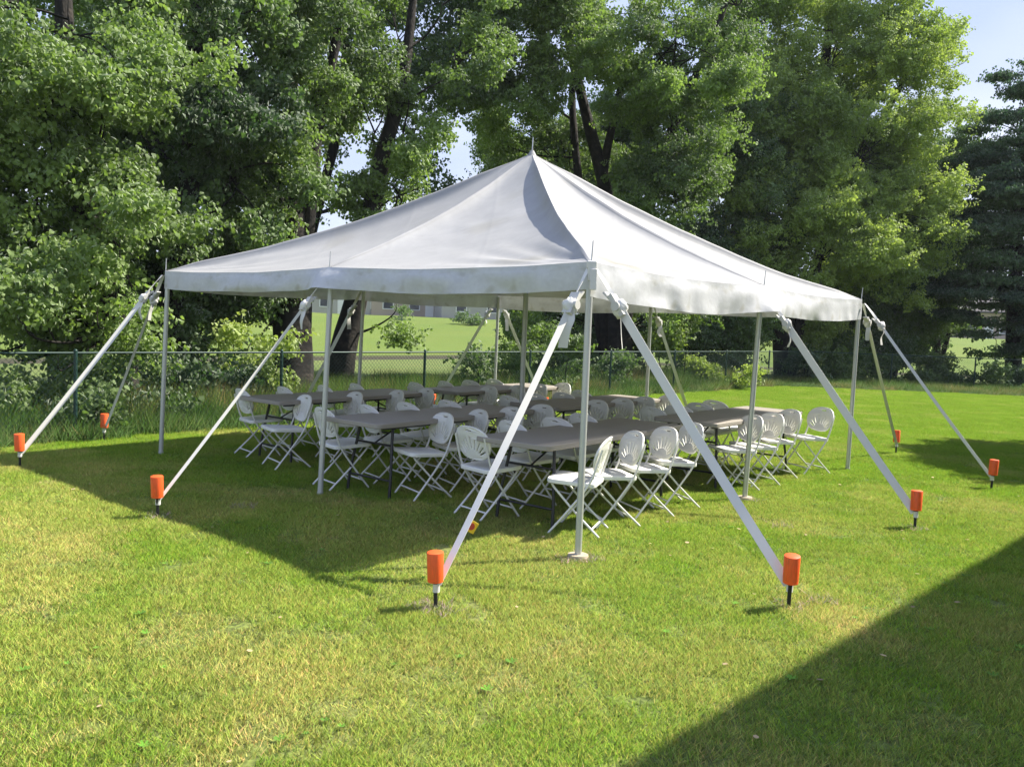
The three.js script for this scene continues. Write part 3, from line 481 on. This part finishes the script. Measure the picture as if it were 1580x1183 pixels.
tree('cottonwood_tree', 'tall leafy tree at the left photo edge with bright leaves over the fence', 'tree', { seed: 11, geo: CL.big, ...GREEN, per: 24, bough: 0.5,
  trunks: [[P2([178, 610, 13.3], [170, 480, 13.2], [120, 250, 13], [100, 60, 13], [90, -200, 13.2]), [0.36, 0.28, 0.2, 0.14, 0.06]]],
  blobs: [B(70, 110, 11.8, 1.5, 1.5, 1.4), B(60, 340, 11.6, 1.4, 1.0, 1.3), B(185, 400, 12.3, 0.95, 0.9, 0.9), B(40, 510, 11.2, 1.0, 0.75, 0.9), B(150, 500, 12, 0.8, 0.5, 0.7), B(210, 110, 13.2, 1.2, 1.4, 1.3, 0.7), B(90, -150, 13, 2.4, 1.6, 2.2, 0.6), B(-120, 200, 12, 1.5, 2.2, 1.5, 0.6), B(230, 300, 13.2, 0.9, 0.7, 0.9), B(130, 260, 12.4, 1.0, 0.9, 0.9), B(120, 420, 12, 1.0, 0.7, 0.8), B(20, 430, 11.6, 0.9, 0.9, 0.8), B(90, 570, 11.6, 0.8, 0.5, 0.5), B(160, 200, 12.6, 1.0, 1.0, 0.9), B(-10, 250, 12, 1.2, 1.5, 1.2), B(30, 20, 12, 1.5, 1.0, 1.2), B(105, 30, 12.2, 1.0, 0.8, 0.8), B(30, 555, 12.6, 1.3, 0.5, 0.7), B(110, 470, 12.6, 1.0, 0.7, 0.7), B(60, 450, 12.4, 1.0, 0.7, 0.8), B(0, 540, 12.4, 0.9, 0.6, 0.7), B(120, 530, 12.8, 0.8, 0.6, 0.6)] });
tree('dark_tree', 'dark leafy tree with a slim shaded trunk behind the left tent corner pole', 'tree', { seed: 23, geo: CL.mid, ...DEEP, per: 24, bough: 0.55,
  trunks: [[P2([268, 600, 15], [265, 480, 15], [290, 300, 15], [300, 100, 15.2], [310, -200, 15.4]), [0.25, 0.22, 0.18, 0.13, 0.05]]],
  blobs: [B(330, 80, 15.2, 1.9, 1.8, 1.7), B(360, 300, 15.4, 1.6, 1.3, 1.5), B(310, 430, 15.4, 1.3, 0.9, 1.2), B(250, 540, 15, 1.0, 0.6, 0.9), B(330, 520, 15.6, 0.9, 0.7, 0.8), B(290, 200, 15.8, 1.5, 1.4, 1.3), B(390, 420, 16, 1.0, 0.8, 1.0), B(240, 400, 15.6, 1.1, 1.0, 1.0), B(250, 200, 16, 1.2, 1.6, 1.2), B(200, 480, 15.6, 1.0, 0.8, 0.9), B(350, 190, 16, 1.4, 1.3, 1.2), B(320, -170, 15.6, 2.4, 1.6, 2.2, 0.6)] });
tree('cottonwood_tree', 'leafy tree with the thickest dark trunk, just left of the leaning one', 'tree', { seed: 37, geo: CL.big, ...GREEN, per: 22, bough: 0.5,
  trunks: [[P2([450, 610, 16.5], [452, 470, 16.5], [455, 330, 16.6], [470, 230, 16.7], [430, 60, 16.8], [420, -200, 17]), [0.42, 0.36, 0.26, 0.2, 0.13, 0.05]], [P2([462, 290, 16.6], [490, 190, 16.5], [520, 60, 16.4], [545, -120, 16.4]), [0.17, 0.13, 0.09, 0.04]]],
  blobs: [B(420, 90, 16.6, 1.5, 1.6, 1.5), B(430, 300, 16.2, 0.95, 1.2, 1.0), B(440, 440, 16.0, 0.9, 0.8, 0.8), B(510, 60, 16.4, 0.95, 1.2, 1.0, 0.6), B(400, 540, 15.8, 0.6, 0.6, 0.6), B(480, 170, 16.4, 0.8, 1.0, 0.9), B(410, 200, 16, 1.1, 1.1, 1.0), B(450, 20, 16.2, 1.4, 0.9, 1.3), B(380, 360, 15.9, 0.9, 0.9, 0.9), B(440, -160, 16.8, 2.4, 1.6, 2.2, 0.5)] });
tree('leaning_tree', 'leafy tree with a leaning trunk seen under the left of the canopy', 'tree', { seed: 49, geo: CL.big, ...GREEN, per: 20, bough: 0.5,
  trunks: [[P2([515, 610, 18], [535, 520, 18], [562, 400, 18], [585, 260, 18.2], [620, 130, 18.4], [650, -120, 18.6]), [0.31, 0.27, 0.22, 0.18, 0.13, 0.05]]],
  blobs: [B(590, 180, 18, 1.1, 1.5, 1.2), B(620, 310, 17.8, 1.1, 0.9, 1.0), B(660, 280, 18.2, 0.8, 0.7, 0.8), B(610, 40, 18.2, 1.5, 1.1, 1.3, 0.6), B(610, 480, 17.6, 0.7, 0.55, 0.6), B(700, 110, 18.6, 1.0, 1.2, 1.0), B(560, 110, 18, 0.9, 1.3, 1.0), B(590, 370, 17.6, 0.9, 0.7, 0.8), B(560, 290, 17.8, 0.6, 0.9, 0.8), B(650, 190, 18, 0.9, 1.0, 0.9), B(680, 20, 18.4, 1.3, 0.9, 1.2), B(640, -150, 18.8, 2.4, 1.5, 2, 0.5)] });
tree('spreading_tree', 'tall tree behind the tent peak with several bare leaning stems', 'tree', { seed: 61, geo: CL.fine, ...GREEN, per: 20, bough: 0.62,
  trunks: [[P2([955, 600, 25], [955, 480, 25], [935, 300, 25], [900, 160, 25], [870, 20, 25], [850, -200, 25]), [0.4, 0.33, 0.2, 0.15, 0.12, 0.05]], [P2([948, 420, 25], [930, 280, 25], [955, 150, 24.8], [985, 0, 24.6]), [0.22, 0.15, 0.1, 0.05]], [P2([950, 400, 25], [890, 250, 25.3], [884, 120, 25.5], [905, 0, 25.6]), [0.16, 0.12, 0.09, 0.04]], [P2([950, 430, 25], [1030, 220, 24.6], [1100, 60, 24.4], [1150, -80, 24.4]), [0.18, 0.14, 0.1, 0.05]]],
  blobs: [B(770, 110, 23.5, 1.7, 1.5, 1.7), B(800, 20, 23.5, 2.0, 1.2, 1.8), B(900, 60, 23, 1.9, 1.1, 1.7, 0.7), B(1040, 90, 23, 2.2, 1.5, 2), B(1060, 220, 24, 1.9, 1.4, 1.8), B(1060, 320, 23.6, 1.5, 1.1, 1.4), B(840, 230, 26.5, 1.8, 1.1, 1.6), B(760, 210, 26, 0.9, 0.9, 1.0, 0.6), B(980, 370, 26, 1.5, 1.0, 1.4), B(1000, 490, 25.5, 1.6, 1.0, 1.3), B(880, 500, 26, 1.5, 1.1, 1.3), B(900, -160, 25, 4.2, 1.8, 3.5, 0.4), B(1150, -20, 24.4, 1.6, 1.2, 1.6)] });
tree('back_tree', 'dark tree close behind the tent peak, seen between the bare stems', 'tree', { seed: 67, geo: CL.fine, ...DEEP, per: 20, bough: 0.7, size: 1.15,
  trunks: [[P2([830, 600, 31], [825, 400, 31], [840, 200, 31], [840, 40, 31]), [0.3, 0.26, 0.18, 0.06]]],
  blobs: [B(840, 250, 31, 2.0, 1.5, 1.8), B(950, 240, 31, 1.5, 1.5, 1.8, 0.7), B(900, 340, 31, 2.2, 1.6, 1.8), B(1060, 420, 31, 2.2, 1.6, 1.8), B(850, 480, 30, 2.0, 1.4, 1.5), B(960, 530, 29, 2.0, 0.9, 1.4), B(850, 540, 29, 1.8, 0.9, 1.2), B(1050, 530, 30, 2.0, 1.1, 1.3), B(1010, 180, 31, 2, 1.8, 1.8), B(1120, 200, 31.5, 1.8, 2.2, 1.6), B(1110, 500, 31, 1.8, 1.3, 1.4)] });
tree('light_green_tree', 'huge light green tree filling the upper right beside the sky gap', 'tree', { seed: 73, geo: CL.fine, ...BRIGHT, per: 18, bough: 0.8, size: 1.15, fill: 1.4,
  trunks: [[P2([1212, 590, 33], [1210, 480, 33], [1230, 300, 33], [1270, 120, 33], [1290, -60, 33]), [0.42, 0.38, 0.3, 0.2, 0.06]], [P2([1215, 480, 33], [1290, 320, 32.6], [1370, 170, 32.4], [1430, 60, 32.2]), [0.24, 0.18, 0.12, 0.05]]],
  blobs: [B(1200, 170, 32.5, 2.6, 2.2, 2.4), B(1290, 80, 32.5, 2.6, 1.8, 2.4), B(1390, 100, 32, 2.0, 1.7, 2.0), B(1430, 190, 32, 1.4, 1.5, 1.6), B(1330, 240, 31.5, 2.4, 1.8, 2.2), B(1410, 320, 32, 1.5, 1.3, 1.5), B(1220, 330, 31.5, 2.2, 1.7, 2.0), B(1310, 390, 31.5, 1.9, 1.3, 1.7), B(1190, 430, 31.5, 1.7, 1.1, 1.5), B(1130, 300, 32, 1.6, 1.5, 1.6), B(1220, 480, 33.5, 2.2, 1.3, 1.4), B(1260, 540, 34, 1.8, 0.9, 1.2), B(1240, 240, 33.5, 2.4, 2.2, 1.8), B(1370, 420, 33, 1.6, 1.3, 1.5), B(1460, 60, 32, 0.9, 1.0, 1.0, 0.5), B(1490, 95, 32, 0.9, 0.35, 0.7, 1.2), B(1485, 175, 31.6, 0.8, 0.3, 0.7, 1.2), B(1495, 30, 32.4, 1.1, 0.4, 0.8, 1.0), B(1470, 260, 31.6, 0.6, 0.4, 0.6, 1.2), B(1180, 60, 32.5, 2.0, 1.6, 1.8), B(1160, -20, 32.5, 2.0, 1.2, 1.8), B(1330, 0, 32.5, 2.2, 1.0, 1.8), B(1270, -120, 33, 4.2, 2.2, 3.6, 0.4)] });
tree('dark_spreading_tree', 'large dark green tree at the right photo edge with layered boughs', 'tree', { seed: 83, geo: CL.spray, ...SPR, per: 26, bough: 0.8, flat: 0.35, tilt: 0.5, size: 1.1, bark: M.barkDark,
  trunks: [[P2([1566, 590, 34], [1566, 450, 34], [1572, 330, 34], [1576, 190, 34]), [0.3, 0.26, 0.2, 0.05]]],
  blobs: [B(1570, 200, 34, 1.6, 1.9, 1.8), B(1575, 300, 33.5, 2.3, 1.4, 2.2), B(1560, 380, 33.5, 2.7, 1.3, 2.4), B(1545, 450, 33.5, 2.6, 1.1, 2.3), B(1650, 300, 34, 2.0, 2.6, 2.0, 0.6), B(1620, 470, 33.5, 2.0, 1.2, 2.0), B(1510, 330, 33, 1.1, 1.0, 1.2, 0.8), B(1500, 420, 33, 1.2, 1.0, 1.2, 0.8), B(1580, 500, 33, 2.0, 0.9, 1.6), B(1580, 130, 34, 0.9, 1.0, 1.0), B(1530, 520, 34.5, 1.6, 0.7, 1.4, 0.6), B(1560, 250, 33.8, 1.8, 1.1, 1.7)] });
tree('background_tree', 'loose lacy tree crown behind the two left trunks, sky showing through', 'tree', { seed: 59, geo: CL.mid, ...DEEP, per: 12, bough: 1.0, fill: 1.3, bark: M.barkDark,
  trunks: [[P2([462, 600, 24], [470, 400, 24], [520, 200, 24], [540, -60, 24]), [0.22, 0.18, 0.13, 0.04]]],
  blobs: [B(540, 50, 24, 2.0, 1.5, 1.6), B(470, 130, 24, 1.6, 1.8, 1.5), B(560, 170, 24, 1.5, 1.3, 1.4), B(650, 90, 24, 2.0, 1.7, 1.6), B(740, 60, 24, 1.6, 1.7, 1.5), B(610, 280, 24, 1.2, 1.3, 1.2), B(390, 300, 24, 1.2, 2.0, 1.3), B(640, 0, 24, 2.6, 1.3, 1.6), B(350, 60, 24, 2.0, 2.0, 1.6), B(690, 290, 24, 1.0, 0.8, 1.0)] });
tree('background_tree', 'dark tree mass behind the tall left edge tree, down to the fence', 'tree', { seed: 58, geo: CL.mid, ...DEEP, per: 16, bough: 0.9, fill: 1.4, bark: M.barkDark,
  trunks: [[P2([90, 610, 18], [90, 400, 18], [110, 200, 18], [110, -40, 18]), [0.22, 0.18, 0.13, 0.04]]],
  blobs: [B(60, 120, 18, 1.8, 2.0, 1.4), B(170, 250, 18, 1.6, 1.8, 1.4), B(60, 350, 18, 1.6, 1.5, 1.4), B(150, 460, 18, 1.6, 1.0, 1.2), B(40, 500, 17.5, 1.3, 0.9, 1.1), B(250, 500, 18, 1.4, 1.0, 1.2), B(330, 520, 18, 1.2, 0.9, 1.0), B(240, 100, 18.5, 1.6, 2.0, 1.4), B(110, 560, 17, 1.2, 0.5, 0.8)] });
shrub('small round shrub on the far green slope before the brown house', 251, DEEP, CL.mid, [B(612, 488, 84, 1.6, 0.8, 1.2, 0.5)], { size: 2, bough: 0.8, per: 14 });
shrub('dark low shrub on the far green slope before the pale house', 252, DEEP, CL.mid, [B(716, 494, 80, 1.4, 0.6, 1.0, 0.6)], { size: 2, bough: 0.7, per: 14 });
// slimmer trees standing in the shade at the back of the lawn
[[1130, 590, 32, 1130, 400, 'slim shaded tree at the back of the lawn, first right of the tent poles', 91], [1290, 592, 35, 1300, 470, 'slim dark tree at the back, between the right middle strap and corner pole', 92], [1375, 596, 36, 1385, 440, 'shaded tree at the back, just right of the right tent corner', 93], [1440, 598, 37, 1430, 430, 'forked slim tree at the back, left of the big dark tree', 94]].forEach(([x, y, d, x2, y2, label, seed]) =>
  tree('shade_tree', label, 'tree', { seed, geo: CL.fine, ...DEEP, per: 20, bough: 0.7, size: 1.15, bark: M.barkDark, group: 'shaded trees at the back of the lawn',
    trunks: [[P2([x, y, d], [x + 6, 520, d], [x2, y2, d], [x2 + 8, y2 - 160, d]), [0.19, 0.16, 0.12, 0.03]], [P2([x + 3, 545, d], [x + 34, 480, d + 0.3], [x2 + 60, y2 - 30, d + 0.4]), [0.11, 0.09, 0.03]]],
    blobs: [B(x2, y2, d, 1.9, 1.3, 1.7), B(x2 + 30, y2 - 80, d, 1.8, 1.4, 1.7), B(x2 - 30, y2 + 55, d - 0.5, 1.5, 0.8, 1.3, 0.6), B(x2 + 20, y2 - 170, d, 1.8, 1.5, 1.7), B(x2 + 10, 500, d + 0.6, 1.7, 0.9, 1.2), B(x2 - 40, 535, d + 0.8, 1.5, 0.8, 1.2)] }));
// shrubs: leaves and thin stems down to the ground
function shrub(label, seed, tone, geo, list, extra = {}) {
  const r = rng(seed), c0 = list[0][0], g = base('shrub', label, 'shrub', [c0.x, landHeight(c0.x, c0.z), c0.z], 0, 'shrubs along the fence'), org = g.position;
  const bo = crown(g, 'foliage', list, { seed, geo, ...tone, per: 20, bough: 0.4, ...extra }, r), st = [];
  for (const [b] of bo) { const f = V(mix(c0.x, b.x, 0.6), landHeight(c0.x, c0.z) - 0.05, mix(c0.z, b.z, 0.6)), mid = f.clone().lerp(b, 0.6).add(V((r() - 0.5) * 0.2, 0.1, (r() - 0.5) * 0.2)); st.push(taper([f, mid, b], [0.016, 0.011, 0.004], 4)); }
  if (st.length) part('stem', mergeGeometries(st).translate(-org.x, -org.y, -org.z), M.bark, g).userData.kind = 'stuff';
}
shrub('bright leafy shrub on the fence at the left photo edge', 201, GREEN, CL.big, [B(30, 590, 11.6, 0.7, 0.55, 0.5, 3)]);
shrub('leafy shrub on the fence between the two left straps', 202, GREEN, CL.big, [B(120, 590, 12.2, 0.6, 0.5, 0.5, 3)]);
shrub('dense shrub on the fence right behind the left tent corner pole', 203, DEEP, CL.big, [B(235, 560, 13.4, 0.6, 0.6, 0.5, 3), B(310, 560, 14, 0.6, 0.6, 0.5, 3)]);
shrub('bright leafy shrub on the fence left of the thickest trunk', 204, BRIGHT, CL.big, [B(370, 560, 14.6, 0.65, 0.6, 0.5, 3), B(405, 540, 14.8, 0.5, 0.5, 0.5, 3)]);
shrub('dark green undergrowth bush low on the fence at far left', 211, DEEP, CL.mid, [B(60, 625, 11.7, 0.9, 0.38, 0.4, 4), B(170, 615, 12.6, 0.8, 0.38, 0.4, 4)]);
shrub('dark green undergrowth bush below the thickest trunk by the fence', 212, DEEP, CL.mid, [B(290, 610, 13.8, 0.8, 0.36, 0.4, 4), B(380, 600, 14.8, 0.7, 0.36, 0.4, 4)]);
shrub('small green shrub on the fence beside the back corner pole', 205, DEEP, CL.big, [B(745, 580, 17.8, 0.4, 0.35, 0.4, 4)]);
shrub('dense green shrub on the fence right of the centre pole', 206, GREEN, CL.mid, [B(850, 560, 20, 1.0, 0.65, 0.7, 2)]);
shrub('dense dark shrub on the fence under the front straps', 207, DEEP, CL.mid, [B(940, 575, 22, 1.0, 0.5, 0.7, 2.5)]);
shrub('light green shrub on the fence, left of the right middle pole', 208, BRIGHT, CL.mid, [B(1060, 540, 25, 1.1, 0.9, 0.8, 2), B(1120, 570, 26, 0.8, 0.5, 0.7, 2)]);
[[1200, 560, 31, 1.4, 0.9, 'dark shrub at the back of the lawn, behind the right middle pole'], [1280, 570, 32, 1.3, 0.7, 'low dark shrub at the back, left of the right corner pole'], [1350, 560, 33, 1.4, 0.9, 'dark shrub at the back, directly behind the right tent corner'], [1425, 575, 33, 1.1, 0.55, 'low shrub at the back, second left of the big dark tree'], [1540, 590, 31, 1.2, 0.6, 'low dark shrub beneath the big dark tree on the right'], [1480, 585, 33.5, 1.3, 0.75, 'green shrub left of the big dark tree, hiding the far slope']].forEach(([x, y, d, a, b, label], i) => shrub(label, 220 + i, i % 2 ? GREEN : DEEP, CL.fine, [B(x, y, d, a, b, a * 0.8, 1.6)], { size: 1.1, bough: 0.5 }));
// the far wood behind the houses: one mass nobody could count
{
  const r = rng(405), g = new THREE.Group(), list = []; for (let i = 0; i < 46; i++) { const a = -0.95 + 1.9 * i / 45, d = 120 + 22 * r(), x = Math.sin(a) * d, z = -Math.cos(a) * d, h = 3 + 2.5 * r(); list.push([V(x, landHeight(x, z) + h * 0.8, z), 4 + 2 * r(), h, 3, 0.09]); }
  crown(g, 'far_wood', list, { seed: 405, geo: CL.fine, ...DEEP, per: 16, bough: 1.6, size: 2.6, fill: 1, open: -0.6 }, r); const o = g.children[0]; scene.add(tag(o, 'distant dark green wood along the top of the far slope', 'wood'));
}
// the round tree outside the right edge, whose shadow lies on the lawn
{
  const c = V(10.9, 4.0, -7.3);
  tree('round_tree', 'compact round tree at the right outside the view, casting the round shadow', 'tree', { seed: 131, geo: CL.mid, ...DEEP, per: 26, bough: 0.5, open: -0.6, trunks: [[[V(10.9, 0, -7.3), V(10.9, 1.6, -7.3), V(10.9, 4.8, -7.3)], [0.12, 0.1, 0.03]]], blobs: [[c, 1.75, 1.9, 1.9, 3.2]] });
}

// ---------------------------------------------------------------- houses
function house(label, cx, cz, turn, w, d, h, wall, y0) {
  const g = base('house', label, 'house', [cx, y0, cz], turn), rise = d * 0.24;
  part('wall', [box(w, h + 1, d, 0, h / 2 - 0.5, 0)], wall, g);
  const n = Math.round(h / 0.2); for (let i = 0; i < n; i++) part('siding_board', box(w + 0.03, 0.17, 0.02, 0, 0.12 + i * 0.2, d / 2 + 0.012), wall, g);
  const sh = new THREE.Shape(); sh.moveTo(-d / 2 - 0.5, 0); sh.lineTo(0, rise + 0.12); sh.lineTo(d / 2 + 0.5, 0); sh.lineTo(d / 2 + 0.5, -0.18); sh.lineTo(-d / 2 - 0.5, -0.18);
  part('roof', new THREE.ExtrudeGeometry(sh, { depth: w + 0.8, bevelEnabled: false }).rotateY(Math.PI / 2).translate(-w / 2 - 0.4, h + 0.2, 0), M.roof, g);
  for (const x of [-0.34, -0.08, 0.2, 0.38]) for (const y of h > 4 ? [1.4, 4.1] : [1.4]) { const f = part('window', [box(1.3, 0.1, 0.08, x * w, y + 0.65, d / 2 + 0.06), box(1.3, 0.1, 0.08, x * w, y - 0.65, d / 2 + 0.06), box(0.1, 1.2, 0.08, x * w - 0.6, y, d / 2 + 0.06), box(0.1, 1.2, 0.08, x * w + 0.6, y, d / 2 + 0.06)], M.trim, g); part('pane', box(1.1, 1.2, 0.03, x * w, y, d / 2 + 0.045), M.glass, f); }
  part('door', box(1.0, 2.1, 0.06, 0.07 * w, 1.05, d / 2 + 0.055), M.trim, g);
}
for (const [px, d, w, mat, label, turn] of [[500, 100, 13, M.siding, 'grey house on the far slope, left of the leaning trunk', 0.5], [640, 104, 12, M.siding2, 'brown house on the far slope, right of the leaning trunk', 0.35], [760, 102, 14, M.siding, 'pale house on the far slope, left of the back corner pole', 0.3], [1505, 110, 14, M.siding2, 'brownish house far off between the right hand trees', -0.3]]) { const p = at(px, 480, d); house(label, p.x, p.z, turn, w, 8, 3.2, mat, landHeight(p.x, p.z)); }
// the house beside the yard, outside the view, whose eave shadow crosses the lawn
{
  const k = (t) => V(5.08 + 0.685 * t, 0, 1.04 - 0.73 * t), w = 9.6, d = 9, a = k(3.0).add(V(0.73, 0, 0.685).multiplyScalar(0.5 + d / 2));
  house('two storey grey house beside the yard at the right, outside the view', a.x, a.z, Math.atan2(-0.73, -0.685), w, d, 5.95, M.siding, 0);
}

// ---------------------------------------------------------------- render
scene.traverse((o) => { if (o.isMesh) o.castShadow = o.receiveShadow = true; });
const renderer = new THREE.WebGLRenderer({ antialias: true });
renderer.setSize(1024, 766); renderer.shadowMap.enabled = true; renderer.toneMapping = THREE.LinearToneMapping; renderer.toneMappingExposure = EXPOSURE;
renderer.render(scene, camera);
